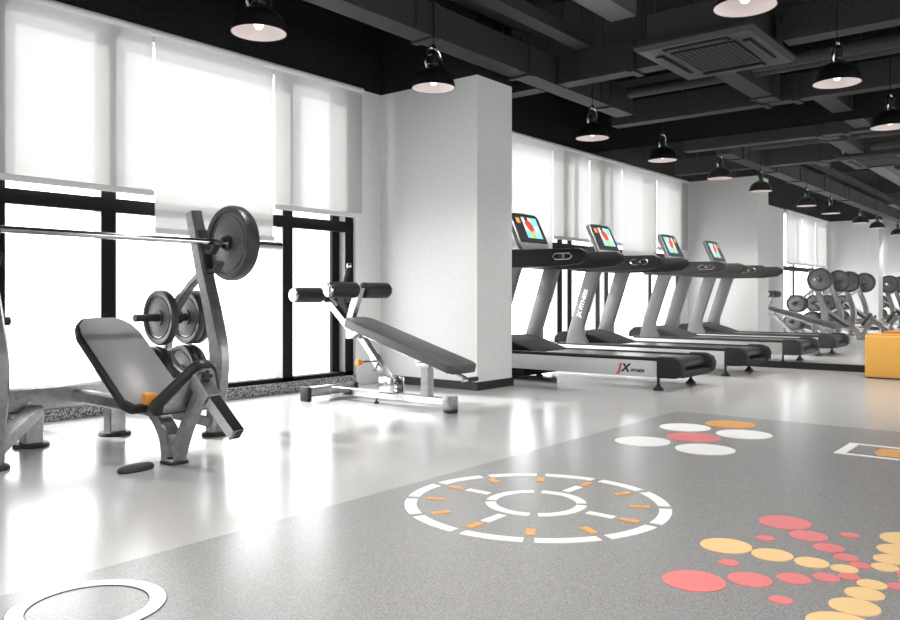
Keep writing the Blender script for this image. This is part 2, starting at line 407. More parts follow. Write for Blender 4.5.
# rim sloping to the panel
bm = m.bm
def ring_band(outer, inner, z0, z1):
    o = [bm.verts.new((x,y,z0)) for x,y in outer]; i_ = [bm.verts.new((x,y,z1)) for x,y in inner]
    for k in range(4): bm.faces.new((o[k], o[(k+1)%4], i_[(k+1)%4], i_[k]))
sq = lambda a,b: [(-a,-b),(a,-b),(a,b),(-a,b)]
ring_band(sq(A,B), sq(A-.03,B-.03), .03, 0.0); ring_band(sq(A-.03,B-.03), sq(.30,.25), 0.0, .012)
m.build('cassette_panel', M['ac'], ac)
MB().box(-.44,.44,-.38,.38,.05,.3).build('cassette_body', M['ac'], ac)
for (x0,x1,y0,y1) in [(-.3,.3,.31,.375),(-.3,.3,-.375,-.31),(-.45,-.37,-.25,.25),(.37,.45,-.25,.25)]:
    s = MB(); s.box(x0,x1,y0,y1,-.003,.006, mt=M['black_frame'])
    if x1-x0 > y1-y0: s.box(x0+.02,x1-.02,(y0+y1)/2-.012,(y0+y1)/2+.022,-.008,-.002, mt=M['ac'])
    else: s.box((x0+x1)/2-.012,(x0+x1)/2+.022,y0+.02,y1-.02,-.008,-.002, mt=M['ac'])
    s.build('air_outlet', None, ac)
g = MB(); g.box(-.30,.30,-.25,.25,.006,.014, mt=M['black_frame'])
for k in range(17): x=-.29+.58*k/16; g.box(x-.006,x+.006,-.25,.25,-.004,.007, mt=M['ac'])
for k in range(13): y=-.24+.48*k/12; g.box(-.30,.30,y-.006,y+.006,-.002,.007, mt=M['ac'])
g.build('intake_grille', None, ac)
for sx in (-.4,.4):
    for sy in (-.33,.33): MB().tube([(sx,sy,.3),(sx,sy,ZC-2.69)], .007, 6).build('hanger_rod', M['duct'], ac)

# ------------------------------------------------------------------ pendant lamps
def make_lamp(label, loc):
    t = thing('pendant_lamp', label, 'lamp', loc, 0, 'black dome pendant lamps')
    R = .16
    outer = [(R,0),(R*.985,.022),(R*.93,.055),(R*.83,.088),(R*.66,.118),(R*.45,.138),(.045,.148),(.045,.165)]
    s = MB(); s.lathe(outer + [(.03,.165),(.03,.14),(R*.42,.132),(R*.63,.113),(R*.8,.083),(R*.9,.052),(R*.965,.02),(R*.985,0)], seg=40, close=True)
    s.build('lamp_shade', M['lamp_black'], t)
    l = MB(); l.lathe([(R*.972,.002),(R*.955,.02),(R*.89,.05),(R*.79,.080),(R*.62,.109),(R*.41,.127),(0,.132)], seg=40)
    tag(l.build('shade_lining', M['lamp_white'], t), 'pale inner lining of the shade')
    MB().lathe([(0,.02),(.018,.025),(.028,.045),(.026,.07),(.014,.1),(.014,.128),(0,.128)], seg=20).build('bulb', M['bulb'], t)
    n = MB(); n.lathe([(.0,.160),(.04,.160),(.044,.175),(.036,.185),(.036,.235),(.042,.24),(.03,.262),(0,.262)], seg=24)
    n.build('lamp_socket', M['lamp_black'], t)
    for s_ in (-1, 1):
        y = MB(); y.tube([(s_*.07,0,.135),(s_*.088,0,.18),(s_*.080,0,.245),(s_*.042,0,.287),(0,0,.297)], .009, 8, sub=5); y.build('yoke_arm', M['chrome'], t)
        k = MB(); k.cyl((s_*.07,0,.145), .011, .02, 'x', 12); k.build('wing_nut', M['chrome'], t)
    MB().lathe([(0,.29),(.02,.29),(.014,.32),(.0,.33)], seg=16).build('cord_grip', M['lamp_black'], t)
    MB().tube([(0,0,.32),(0,0,ZC-loc[2]-.03)], .0045, 8).build('cord', M['lamp_black'], t)
    MB().cyl((0,0,ZC-loc[2]-.016), .045, .03, 'z', 20).build('ceiling_rose', M['lamp_black'], t)
    return t
ZL = 2.332
lamps = [((2.95,3.8,ZL), 'black dome pendant lamp in front of the low blind, left of the column'),
         ((4.525,3.62,ZL), 'black dome pendant lamp hanging before the white column'),
         ((6.91,3.8,ZL), 'black dome pendant lamp above the first treadmill console'),
         ((8.52,3.8,ZL), 'black dome pendant lamp nearest the mirror, above the second treadmill'),
         ((.53,3.8,ZL), 'black dome pendant lamp above the bench press, seen only in the mirror'),
         ((-1.07,3.8,ZL), 'black dome pendant lamp over the second bench press, seen only in the mirror'),
         ((-3.46,3.8,ZL), 'farthest reflected black dome pendant lamp, by the hidden column'),
         ((4.21,1.42,2.31), 'largest black dome pendant lamp, cut by the top edge of the photo'),
         ((6.12,1.42,2.31), 'black dome pendant lamp right of the air conditioner'),
         ((8.0,1.42,2.31), 'black dome pendant lamp at the right edge of the photo'),
         ((2.3,1.42,2.31), 'black dome pendant lamp above the starburst marking, added out of frame for light'),  # this lamp and the next are unseen, added to brighten the grey floor
         ((.4,1.42,2.31), 'black dome pendant lamp just behind the camera, added out of frame for light')]
L0 = None
for k, (loc, lab) in enumerate(lamps):
    if loc[1] > 3: loc = (loc[0]-.03, 3.78, ZL)
    if L0 is None: L0 = make_lamp(lab, loc)
    else: dup(L0, loc, lab)
    li = bpy.data.lights.new('lamp_light', 'SPOT'); li.energy = {2: 48, 3: 80, 7: 20, 8: 85, 9: 75, 10: 88, 11: 85}.get(k, 30); li.shadow_soft_size = .03; li.color = (1,.96,.94); li.spot_size = math.radians(120); li.spot_blend = .8
    lo = bpy.data.objects.new('lamp_light', li); COL.objects.link(lo); lo.location = (loc[0], loc[1], loc[2]+.012)

# ------------------------------------------------------------------ floor zone and markings
zone = MB().box(X0, 5.35, -1.6, 2.272, 0, .003).build('floor_mat', M['mat'])
tag(zone, 'large grey speckled vinyl training area set in the pale floor', 'floor mat')
ZF = .003
def disc(name, x, y, r, m, parent, th=.0025, lab=None):
    d = MB(); d.cyl((x, y, ZF+th/2), r, th, 'z', 40); o = d.build(name, m, parent)
    if lab: o['label'] = lab
    return o
def arc(mb, r0, r1, a0, a1, th=.0025, n=10):
    bm = mb.bm; q = []
    for k in range(n+1):
        a = math.radians(a0+(a1-a0)*k/n)
        q.append([bm.verts.new((r*math.cos(a), r*math.sin(a), z)) for r, z in ((r0,ZF),(r1,ZF),(r1,ZF+th),(r0,ZF+th))])
    for A_, B_ in zip(q, q[1:]):
        for k in range(4): bm.faces.new((A_[k], B_[k], B_[(k+1)%4], A_[(k+1)%4]))
    bm.faces.new(q[0]); bm.faces.new(q[-1][::-1])
    bmesh.ops.recalc_face_normals(bm, faces=bm.faces[:])
    return mb
# dial marking
d = thing('dial_marking', 'round dial marking with two white rings and orange dashes on the grey floor', 'floor marking', (2.62,1.685,0))
for k in range(12):
    arc(MB(), .462, .508, 30*k+2.2, 30*k+27.8).build('outer_ring_segment', M['v_white'], d)
    a = math.radians(30*k); mt = Matrix.Rotation(a, 4, 'Z')
    tag(MB().box(.355,.43,-.016,.016,ZF,ZF+.0025, mtx=mt).build('dash', M['v_orange'], d), 'orange dash')
for k in range(4):
    arc(MB(), .155, .195, 90*k+30+5, 90*k+120-5, n=16).build('inner_ring_segment', M['v_white'], d)
    MB().box(.225,.335,-.018,.018,ZF,ZF+.0025, mtx=Matrix.Rotation(math.radians(90*k),4,'Z')).build('spoke', M['v_white'], d)
# flower of dots
f = thing('flower_marking', 'cluster of four white, one coral and one orange dots on the grey floor', 'floor marking', (4.4,1.774,0))
for x, y, r, c in [(4.704,1.949,.15,'white'),(4.103,1.943,.15,'white'),(4.68,1.584,.155,'white'),(4.093,1.588,.152,'white'),(4.994,1.773,.152,'orange'),(4.4,1.774,.15,'coral')]:
    disc('dot', x-4.4, y-1.774, r, M['v_'+c], f, lab=c+' dot')
# starburst
SX, SY = 2.547, .481
s = thing('starburst_marking', 'starburst floor marking of yellow and coral dots growing outwards', 'floor marking', (SX,SY,0))
for k in range(4):
    ca, sa = math.cos(k*PI/2), math.sin(k*PI/2)
    for dist, r in [(.09,.038),(.180,.049),(.295,.061),(.438,.079)]:
        disc('dot', dist*ca, dist*sa, r, M['v_yellow'], s, lab='yellow dot')
    for (x, y), r in [((.064,.061),.029),((.113,.11),.036),((.182,.176),.046),((.276,.262),.060),((.395,.371),.086)]:
        q = k*PI/2; X_, Y_ = x*math.cos(q)-y*math.sin(q), x*math.sin(q)+y*math.cos(q)
        disc('dot', X_, Y_, r, M['v_coral'], s, lab='coral dot')
    for x, y in [(.162,.366),(.373,.157)]:
        q = k*PI/2; disc('dot', x*math.cos(q)-y*math.sin(q), x*math.sin(q)+y*math.cos(q), .030, M['v_coral'], s, lab='small coral dot')
# white hoop marking in the foreground
h = thing('hoop_marking', 'plain white ring on the grey floor at the bottom left', 'floor marking', (1.02,2.02,0))
hm = MB(); hm.lathe([(.148,ZF),(.190,ZF),(.190,ZF+.003),(.148,ZF+.003)], seg=64, close=True); hm.build('white_ring', M['v_white'], h)
for r in (.1465, .1915):  # dark lines paint the shade along both sides of the raised ring
    e = MB(); e.lathe([(r-.0013,ZF),(r+.0013,ZF),(r+.0013,ZF+.002),(r-.0013,ZF+.002)], seg=64, close=True); tag(e.build('ring_edge_shade', M['v_edge_shade'], h), 'thin dark line painting the shade at the ring edge')
# framed rectangle marking
q = thing('frame_marking', 'white outlined rectangle with an orange shape, on the grey floor at the right edge', 'floor marking', (4.59,.65,0))
fm = MB()
for x0,x1,y0,y1 in [(-.18,-.15,-.39,.39),(.15,.18,-.39,.39),(-.15,.15,.34,.39),(-.15,.15,-.39,-.34)]: fm.box(x0,x1,y0,y1,ZF,ZF+.0025)
fm.build('white_outline', M['v_white'], q)
om = MB()
om.prism([(-.11,.20),(-.02,.235),(.09,.22),(.11,.16),(.08,.02),(.10,-.12),(.04,-.2),(-.02,-.05),(-.06,.08),(-.12,.10)], ZF, ZF+.0025, 'z')
tag(om.build('orange_shape', M['v_orange'], q), 'orange shape inside the outline')

# ------------------------------------------------------------------ orange box
ob = thing('plyo_box', 'orange leather covered block standing on the floor before the mirror', 'box', (8.95, 1.27, 0))
MB().box(-.24,.24,-.5,.5,0.01,.428, bev=.022, seg=3).build('box_body', M['orange_box'], ob)
sm = MB()
for x0,x1,y0,y1 in [(-.232,.232,-.492,-.488),(-.232,.232,.488,.492),(-.232,-.228,-.492,.492),(.228,.232,-.492,.492)]: sm.box(x0,x1,y0,y1,.4265,.431)
sm.build('top_seam', M['orange'], ob)
MB().box(-.22,.22,-.48,.48,0,.02).build('base_board', M['black_base'], ob)

# ------------------------------------------------------------------ treadmills
def make_treadmill(label, loc):
    t = thing('treadmill', label, 'treadmill', loc, 0, 'row of treadmills facing the windows')
    for sx in (-1, 1):
        x0, x1 = sorted((sx*.365, sx*.325))
        sp = MB().box(x0, x1, -.99, 1.0, .112, .252, bev=.004).build('side_panel', M['silver_panel'], t)
        # lettering on the outer face
        rot = Matrix.Rotation(-PI/2 if sx < 0 else PI/2, 4, 'Z') @ Matrix.Rotation(PI/2, 4, 'X')
        X = sx*.3655
        def T(s, size, m, y, z, nm):
            text_mesh(nm, s, size, m, Matrix.Translation((X, y, z)) @ rot, sp, .0008, bold=size*.05, shear=.25)
        dr = -1 if sx < 0 else 1
        T('J', .095, M['red'], -.67-dr*.035, .178, 'logo_letter'); T('X', .095, M['black_ink'], -.67+dr*.022, .178, 'logo_letter')
        T('FITNESS', .036, M['black_ink'], -.67+dr*.138, .160, 'logo_text')
        x0, x1 = sorted((sx*.362, sx*.285))
        MB().box(x0, x1, -.99, .95, .252, .280, bev=.006).build('side_rail', M['mill_black'], t)
        # rear end cap
        x0, x1 = sorted((sx*.372, sx*.285))
        e = MB(); e.prism([(-.985,.106),(-1.16,.110),(-1.205,.14),(-1.215,.21),(-1.19,.265),(-1.13,.292),(-.985,.292)], x0, x1, 'x', bev=.012)
        e.build('end_cap', M['mill_black'], t)
        ft = MB(); ft.tube([(sx*.33,-.985,.02),(sx*.33,-.985,.115)], .012, 10); ft.lathe([(0,0),(.045,0),(.045,.012),(.026,.03),(.014,.05),(0,.05)], 'z', (sx*.33,-.985,0), 20)
        ft.build('leveling_foot', M['rubber'], t)
        ft = MB(); ft.tube([(sx*.30,.98,.02),(sx*.30,.98,.115)], .012, 10); ft.lathe([(0,0),(.045,0),(.045,.012),(.026,.03),(.014,.05),(0,.05)], 'z', (sx*.30,.98,0), 20)
        ft.build('leveling_foot', M['rubber'], t)
        # upright blade
        x0, x1 = sorted((sx*.365, sx*.30))
        u = MB(); u.prism([(.57,.262),(.86,.262),(.83,.40),(.60,1.10),(.415,1.10),(.455,1.0),(.635,.46),(.63,.36)], x0, x1, 'x', bev=.012)
        up = u.build('upright', M['mill_grey'], t)
        ang = math.atan2(1.0-.45, .43-.585)
        dirv = Vector((0, -.18, .55)).normalized()
        out = Vector((sx, 0, 0)); yv = out.cross(dirv)
        mt = Matrix(((dirv.x, yv.x, out.x, sx*.3655), (dirv.y, yv.y, out.y, .635), (dirv.z, yv.z, out.z, .73), (0,0,0,1)))
        if sx < 0: text_mesh('upright_text', 'JX FITNESS', .068, M['white_ink'], mt, up, .0006, bold=.003)
        # arm with emblem
        x0, x1 = sorted((sx*.375, sx*.30))
        a = MB(); a.prism([(-.31,1.165),(-.295,1.215),(-.23,1.25),(.78,1.262),(.82,1.20),(.78,1.10),(.60,1.085),(-.02,1.085),(-.23,1.105)], x0, x1, 'x', bev=.014)
        ar = a.build('arm', M['mill_black'], t)
        X = sx*.3755
        hexo = [(-.035,1.175),(-.06,1.20),(.16,1.20),(.185,1.175),(.16,1.145),(-.03,1.145)]
        hexo = [(y-.08, z) for y, z in [(-.09,1.178),(-.06,1.205),(.09,1.205),(.12,1.178),(.09,1.15),(-.06,1.15)]]
        b = MB(); pts = [(X, y, z) for y, z in hexo]; b.tube(pts+[pts[0]], .006, 8)
        em = b.build('arm_emblem', M['chrome'], ar)
        text_mesh('emblem_letter', 'J', .038, M['red'], Matrix.Translation((X, -.065-dr*.025, 1.178)) @ rot, em, .0008)
        text_mesh('emblem_letter', 'X', .038, M['white_ink'], Matrix.Translation((X, -.065+dr*.008, 1.178)) @ rot, em, .0008)
    MB().box(-.32, .32, -.97, 1.0, .135, .235).build('deck_frame', M['mill_black'], t)
    b = MB(); b.box(-.288,.288,-1.08,.55,.245,.268); b.tube([(-.288,-1.09,.216),(.288,-1.09,.216)], .05, 20); b.build('running_belt', M['belt'], t)
    MB().box(-.288,.288,-1.19,-1.0,.11,.160, bev=.012).build('rear_bar', M['mill_black'], t)
    hd = MB(); hd.prism([(.26,.262),(.38,.305),(.56,.365),(.80,.41),(.98,.395),(1.05,.34),(1.06,.262)], -.298, .298, 'x', bev=.015); hd.build('motor_hood', M['hood_black'], t)
    MB().box(-.30,.30,.42,1.0,.03,.112, bev=.015).build('front_base', M['mill_black'], t)
    for sx in (-1,1):
        wm = MB(); wm.cyl((sx*.26,.62,.04), .04, .04, 'x', 20, bev=.006); wm.build('transport_wheel', M['rubber'], t)
    MB().prism([(.42,1.10),(.80,1.10),(.82,1.22),(.74,1.275),(.50,1.268),(.40,1.20)], -.30, .30, 'x', bev=.012).build('dashboard', M['mill_black'], t)
    # console tilted back
    tilt = math.atan2(.165, .36)
    cm = Matrix.Translation((0, .46, 1.262)) @ Matrix.Rotation(-tilt, 4, 'X')
    cm = cm @ Matrix.Diagonal((1.12,1,1.05,1))
    c = MB(); c.prism([(-.205,0),(.205,0),(.225,.10),(.215,.375),(.185,.405),(0,.413),(-.185,.405),(-.215,.375),(-.225,.10)], .0, .05, 'y', bev=.010, mtx=cm)
    co = c.build('console', M['console_grey'], t)
    z = MB(); z.prism([(-.198,.085),(.198,.085),(.204,.12),(.196,.365),(.17,.392),(0,.398),(-.17,.392),(-.196,.365),(-.204,.12)], -.006, .002, 'y', bev=.003, mtx=cm); z.build('screen_bezel', M['mill_black'], co)
    k = MB(); k.box(-.17,.17,-.006,.002,.022,.07, bev=.003, mtx=cm); k.build('key_strip', M['mill_grey'], co)
    sc = MB()
    def R(u0,u1,v0,v1,m,dy=0): 
        f = [cm @ Vector(p) for p in ((u0,-.0072-dy,v0),(u1,-.0072-dy,v0),(u1,-.0072-dy,v1),(u0,-.0072-dy,v1))]; sc.poly(f, M[m])
    def PG(pts, m, dy): sc.poly([cm @ Vector((u,-.0072-dy,v)) for u, v in pts], M[m])
    R(-.178,.172,.105,.372,'s_dark')
    R(-.160,-.105,.29,.35,'s_orange',.0002); R(-.15,-.12,.305,.34,'s_yell',.0004)
    R(-.075,.155,.135,.36,'s_cyan',.0002); R(-.075,.06,.215,.36,'s_white',.0004); R(.085,.15,.20,.27,'s_white',.0004)
    PG([(-.045,.30),(-.03,.25),(-.01,.21),(.04,.20),(.07,.23),(.06,.29),(.035,.32),(-.02,.325)], 's_red', .0006)
    PG([(-.02,.365),(-.035,.34),(-.015,.318),(.012,.322),(.02,.35),(.005,.365)], 's_dark', .0008)
    PG([(-.01,.20),(-.005,.14),(.055,.135),(.06,.2),(.02,.21)], 's_green', .0008)
    sc.build('screen', None, co)
    t.scale = (1.07,1,1)
    return t
T1 = make_treadmill('treadmill nearest the column with silver side panel in full view', (6.815, 3.90, 0))
dup(T1, (8.415, 3.90, 0), 'second treadmill, between the first treadmill and the mirror')

# ------------------------------------------------------------------ adjustable abdominal bench
ab = thing('abdominal_bench', 'chrome decline abdominal bench with foam rollers in front of the white column', 'exercise bench', (4.33, 4.0, 0))
L = lambda Y: Y-4.0
bx = MB(); bx.box(-.235,.235,L(4.67),L(4.75),.035,.105, bev=.006); bx.build('rear_crossbar', M['steel'], ab)
for s_ in (-1,1):
    c = MB(); c.box(*sorted((s_*.27,s_*.228)), L(4.662), L(4.758), 0, .112, bev=.01); c.build('end_cap', M['rubber'], ab)
MB().bar([(0,L(4.67),.07),(0,L(3.50),.07)], .05, .06, bev=.006).build('base_rail', M['chrome'], ab)
ff = MB(); ff.box(-.065,.015,L(3.43),L(3.51),.02,.115, bev=.006); ff.build('front_foot', M['steel'], ab)
MB().cyl((-.025,L(3.465),.012), .052, .024, 'z', 20, bev=.006).build('foot_pad', M['rubber'], ab)
sc_ = MB(); sc_.tube([(0,L(4.2),.0),(0,L(4.2),.045)], .007, 8); sc_.cyl((0,L(4.2),.008), .018, .016, 'z', 12); sc_.build('leveling_foot', M['rubber'], ab)
MB().bar([(0,L(3.70),.09),(0,L(3.70),.35)], .07, .07, bev=.006).build('front_post', M['steel'], ab)
br = MB(); br.box(-.055,-.04,L(3.64),L(3.76),.30,.345); br.box(-.055,.055,L(3.64),L(3.76),.33,.345, bev=.004); br.build('post_bracket', M['chrome'], ab)
# pad
dv = Vector((0, -1.055, -.306)); Lp = dv.length; ang = math.atan2(-.296, -1.02)
pm = Matrix.Translation((0, L(4.40), .642)) @ Matrix.Rotation(math.atan2(.296, 1.02), 4, 'X')
p = MB(); p.prism([(-.15,-.02),(-.10,.03),(.10,.03),(.15,-.02),(.15,-Lp+.05),(.12,-Lp),(-.12,-Lp),(-.15,-Lp+.05)], -.068, .0, 'z', bev=.014, mtx=pm); p.build('bench_pad', M['pad'], ab)
MB().box(-.035,.035,-Lp+.12,.0,-.11,-.068, bev=.005, mtx=pm).build('pad_spine', M['chrome'], ab)
hh = MB(); hh.tube([(-.02,-Lp+.16,-.085),(-.02,-Lp-.03,-.085),(.03,-Lp-.055,-.085)], .010, 10, mtx=None) if False else None
g1 = [pm @ Vector(v) for v in ((0,-Lp+.2,-.08),(0,-Lp-.035,-.09),(-.06,-Lp-.05,-.09))]
hh.tube(g1, .011, 10); g2 = [pm @ Vector(v) for v in ((-.075,-Lp-.05,-.09),(.075,-Lp-.05,-.09))]
hh.tube(g2, .012, 12); hh.build('pull_handle', M['chrome'], ab)
hg = MB(); hg.tube([pm @ Vector((-.02,-Lp-.05,-.09)), pm @ Vector((.085,-Lp-.05,-.09))], .017, 12); hg.build('handle_grip', M['rubber'], ab)
# V arms
ax1 = (L(4.385), .852); ax2 = (L(4.775), .815); vv = (L(4.47), .585)
MB().bar([(-.0,vv[0],vv[1]-.03),(-.0,ax2[0],ax2[1])], .05, .06, bev=.006).build('rear_arm', M['chrome'], ab)
MB().bar([(0,vv[0]+.02,vv[1]),(0,ax1[0]-.01,ax1[1]+.03)], .05, [.06,.075], bev=.006).build('front_arm', M['chrome'], ab)
for (yy, zz), nm in ((ax1,0),(ax2,1)):
    MB().tube([(-.325,yy,zz),(.325,yy,zz)], .016, 14).build('roller_axle', M['chrome'], ab)
    for s_ in (-1,1):
        r = MB(); a_, b_ = sorted((s_*.04, s_*.31)); r.lathe([(0,a_),(.05,a_),(.061,a_+.01),(.061,b_-.01),(.05,b_),(0,b_)], 'x', (0,yy,zz), 28)
        ro = r.build('foam_roller', M['pad_black'], ab)
        e = MB(); e.lathe([(0,s_*.309),(.052,s_*.309),(.05,s_*.322),(.02,s_*.332),(0,s_*.333)], 'x', (0,yy,zz), 24); tag(e.build('roller_end_cap', M['chrome'], ro), 'chrome end cap')
hp = MB(); hp.bar([(.02,L(4.56),.62),(.02,L(4.62),.86)], [.03,.02],[.12,.05], bev=.004); hp.build('handle_plate', M['mill_black'], ab)
hb = MB(); hb.tube([(.02,L(4.60),.82),(.02,L(4.52),1.03)], .016, 12); hb.build('grip_handle', M['rubber'], ab)
MB().lathe([(0,-.02),(.018,-.016),(.02,0),(.014,.016),(0,.02)], 'z', (.02,L(4.515),1.045), 14).build('handle_knob', M['chrome'], ab)
# strut
st = MB(); st.bar([(0,L(4.42),.565),(0,L(4.07),.19)], .05, .05, bev=.005); st.build('strut_sleeve', M['chrome'], ab)
st = MB(); st.bar([(0,L(4.22),.35),(0,L(4.04),.155)], .062, .062, bev=.005); st.build('strut_tube', M['chrome'], ab)
bk = MB(); bk.box(-.05,-.036,L(4.34),L(4.48),.48,.62,bev=.004); bk.box(.036,.05,L(4.34),L(4.48),.48,.62,bev=.004); bk.tube([(-.065,L(4.42),.55),(.065,L(4.42),.55)], .016, 12); bk.build('strut_bracket', M['chrome'], ab)
bb = MB(); bb.box(-.06,-.046,L(3.97),L(4.12),.09,.21,bev=.004); bb.box(.046,.06,L(3.97),L(4.12),.09,.21,bev=.004); bb.box(-.06,.06,L(3.97),L(4.12),.085,.10); bb.tube([(-.07,L(4.05),.165),(.07,L(4.05),.165)], .014, 12); bb.build('base_bracket', M['chrome'], ab)
MB().tube([(-.02,L(4.24),.315),(-.11,L(4.24),.315)], .009, 10).build('pin_shaft', M['chrome_dark'], ab)
kn = MB(); kn.lathe([(0,-.17),(.022,-.165),(.027,-.145),(.022,-.125),(.012,-.11),(0,-.11)], 'x', (0,L(4.24),.315), 18); tag(kn.build('pin_knob', M['orange'], ab), 'orange pull knob')
pn = MB(); pn.tube([(.0,L(4.17),.33),(-.07,L(4.14),.27)], .008, 8); pn.tube([(-.05,L(4.19),.25),(.05,L(4.19),.25)], .008, 8); pn.build('locking_pin', M['chrome_dark'], ab)

# ------------------------------------------------------------------ incline bench press
BX, BY = 2.165, 3.9
def make_bench(label, loc):
    t = thing('incline_bench_press', label, 'exercise bench', loc, 0, 'row of incline bench presses by the windows')
    y = lambda Y: Y-BY
    # cross beam with two feet
    MB().bar([(-.385,y(4.42),.255),(.385,y(4.42),.255)], .07, .135, side=(0,1,0), bev=.012).build('cross_beam', M['steel'], t)
    for s_ in (-1,1):
        MB().bar([(s_*.235,y(4.44),.02),(s_*.235,y(4.44),.20)], .10, .08, bev=.008).build('rear_leg', M['steel'], t)
        f = MB(); f.lathe([(0,0),(.088,0),(.092,.008),(.085,.02),(0,.022)], 'z', (s_*.235,y(4.44),0), 24); f.build('foot_pad', M['rubber'], t)
        b = MB(); b.cyl((s_*.33,y(4.383),.275), .013, .012, 'y', 10); b.cyl((s_*.27,y(4.383),.235), .013, .012, 'y', 10); b.build('bolt', M['chrome'], t)
        # diagonal brace to the upright foot
        MB().bar([(s_*.25,y(4.36),.20),(.58 if s_ > 0 else -.605,y(3.99),.08)], .06, .085, side=(0,0,1), bev=.008).build('diagonal_brace', M['steel'], t)
        # upright
        X = .585 if s_ > 0 else -.612
        up = [(X,y(3.97),.02),(X,y(3.95),.20),(X,y(3.925),.38),(X,y(3.93),.52),(X,y(3.985),.72),(X,y(4.085),1.0),(X,y(4.175),1.30)]
        u = MB(); u.bar(up, [.075]*7, [.09,.105,.12,.115,.10,.092,.088], bev=.014, sub=5); uo = u.build('upright', M['steel'], t)
        f = MB(); f.lathe([(0,0),(.07,0),(.074,.008),(.066,.02),(0,.022)], 'z', (X,y(3.97),0), 24); f.build('foot_pad', M['rubber'], t)
        # bar hooks
        g = MB(); g.bar([(X,y(4.09),1.19),(X,y(4.015),.93)], .05, .03, bev=.004); g.build('hook_plate', M['rubber'], uo)
        for (yy, zz) in ((3.985,1.065),(3.955,.955)):
            k = MB(); k.bar([(X,y(yy+.09),zz+.0),(X,y(yy),zz-.005),(X,y(yy-.045),zz+.045)], .045, .028, bev=.004); k.build('bar_hook', M['rubber'], uo)
        # curved rear post carrying the plate pegs
        rp = [(X,y(3.93),.30),(X,y(4.20),.30),(X,y(4.43),.42),(X,y(4.44),.56),(X,y(4.36),.72),(X,y(4.22),.86),(X,y(4.06),.955)]
        r = MB(); r.bar(rp, .05, [.07,.06,.05,.042,.042,.042,.04], bev=.008, sub=5); ro = r.build('plate_post', M['steel'], t)
        for zz, yy in ((.675,4.40),(.335,4.455)):
            k = MB(); k.tube([(X-s_*.25,y(yy),zz),(X+s_*.35,y(yy),zz)], .0225, 16); ko = k.build('plate_peg', M['rubber'], ro)
            for e in (-1,1):
                k = MB(); k.cyl((X+e*.042,y(yy),zz), .038, .02, 'x', 20); k.build('peg_collar', M['rubber'], ko)
    # centre spine and V shaped front support
    MB().bar([(0,y(4.40),.255),(0,y(3.62),.245)], .06, .07, bev=.01).build('centre_spine', M['steel'], t)
    MB().bar([(0,y(3.80),.27),(0,y(3.62),.24),(0,y(3.50),.14),(0,y(3.455),.03)], [.07,.07,.08,.09], [.06,.07,.08,.09], bev=.01, sub=5).build('front_leg', M['steel'], t)
    MB().bar([(0,y(3.22),.36),(0,y(3.34),.19),(0,y(3.42),.035)], .06, [.06,.06,.07], bev=.01, sub=4).build('front_brace', M['steel'], t)
    MB().box(-.045,.045,y(3.405),y(3.495),.012,.03, bev=.004).build('base_plate', M['steel'], t)
    MB().box(-.048,.048,y(3.40),y(3.50),0,.013, bev=.003).build('foot_pad', M['rubber'], t)
    # back pad
    a = math.atan2(.42, .59); Lb = .735
    m = Matrix.Translation((.03, y(3.62), .268)) @ Matrix.Rotation(a, 4, 'X')
    out = [(-.14,0),(.14,0),(.175,.045),(.175,Lb-.14),(.155,Lb-.06),(.11,Lb-.01),(.08,Lb),(-.08,Lb),(-.11,Lb-.01),(-.155,Lb-.06),(-.175,Lb-.14),(-.175,.045)]
    p = MB(); p.prism(out, -.055, -.003, 'z', bev=.012, mtx=m); bo = p.build('back_pad', M['pad_black'], t)
    ins = [(x*.93, .015+v*.955) for x, v in out]
    q_ = MB(); q_.prism(ins, -.006, .004, 'z', bev=.004, mtx=m); tag(q_.build('back_cushion', M['pad_grey'], bo), 'grey upholstered face of the back pad')
    MB().box(-.04,.04,.05,Lb-.12,-.085,-.055, mtx=m).build('back_rail', M['steel'], bo)
    # tapered seat tipped up, underside to the front
    a2 = math.radians(118)
    ms = Matrix.Translation((0, y(3.36), .262)) @ Matrix.Rotation(a2, 4, 'X')
    so = [(-.155,0),(.15,0),(.155,.03),(.055,.225),(.03,.245),(-.03,.245),(-.055,.225),(-.158,.03)]
    so = [(-.17,-.01),(.19,-.01),(.20,.03),(.095,.235),(.065,.26),(.01,.26),(-.02,.24),(-.175,.04)]
    p = MB(); p.prism(so, -.045, .012, 'z', bev=.016, mtx=ms); se = p.build('seat', M['pad_black'], t)
    pl = [(x*.80+.004, .02+v*.85) for x, v in so]
    p = MB(); p.prism(pl, .010, .020, 'z', bev=.003, mtx=ms); tag(p.build('seat_plate', M['steel'], se), 'silver plate on the underside of the seat')
    # seat tube with open end, star knob, orange knob
    st = Vector((0.0,y(3.235),.40)); en = Vector((0.02,y(2.985),.185)); dd = (en-st).normalized(); sd = Vector((1,0,0)); nn = dd.cross(sd).normalized()
    tb = MB(); tb.bar([st, en], .06, .06, bev=.004); to = tb.build('support_tube', M['chrome_dark'], t)
    op = MB(); c = en + dd*.0008; op.poly([c+sd*.024+nn*.024, c-sd*.024+nn*.024, c-sd*.024-nn*.024, c+sd*.024-nn*.024]); tag(op.build('tube_mouth_shade', M['black_base'], to), 'flat black patch painting the shade inside the open tube')  # black face on a solid end paints the shade of the hollow
    sl = MB(); sl.bar([st-dd*.03, st+dd*.11], .075, .075, bev=.005); sl.build('tube_sleeve', M['steel'], to)
    k = MB()
    for i in range(5):
        an = i*2*PI/5; k.tube([(0,y(3.19),.435),(.028*math.cos(an),y(3.185),.435+.028*math.sin(an))], .009, 8)
    k.cyl((0,y(3.19),.435), .016, .03, 'y', 12); k.build('star_knob', M['rubber'], t)
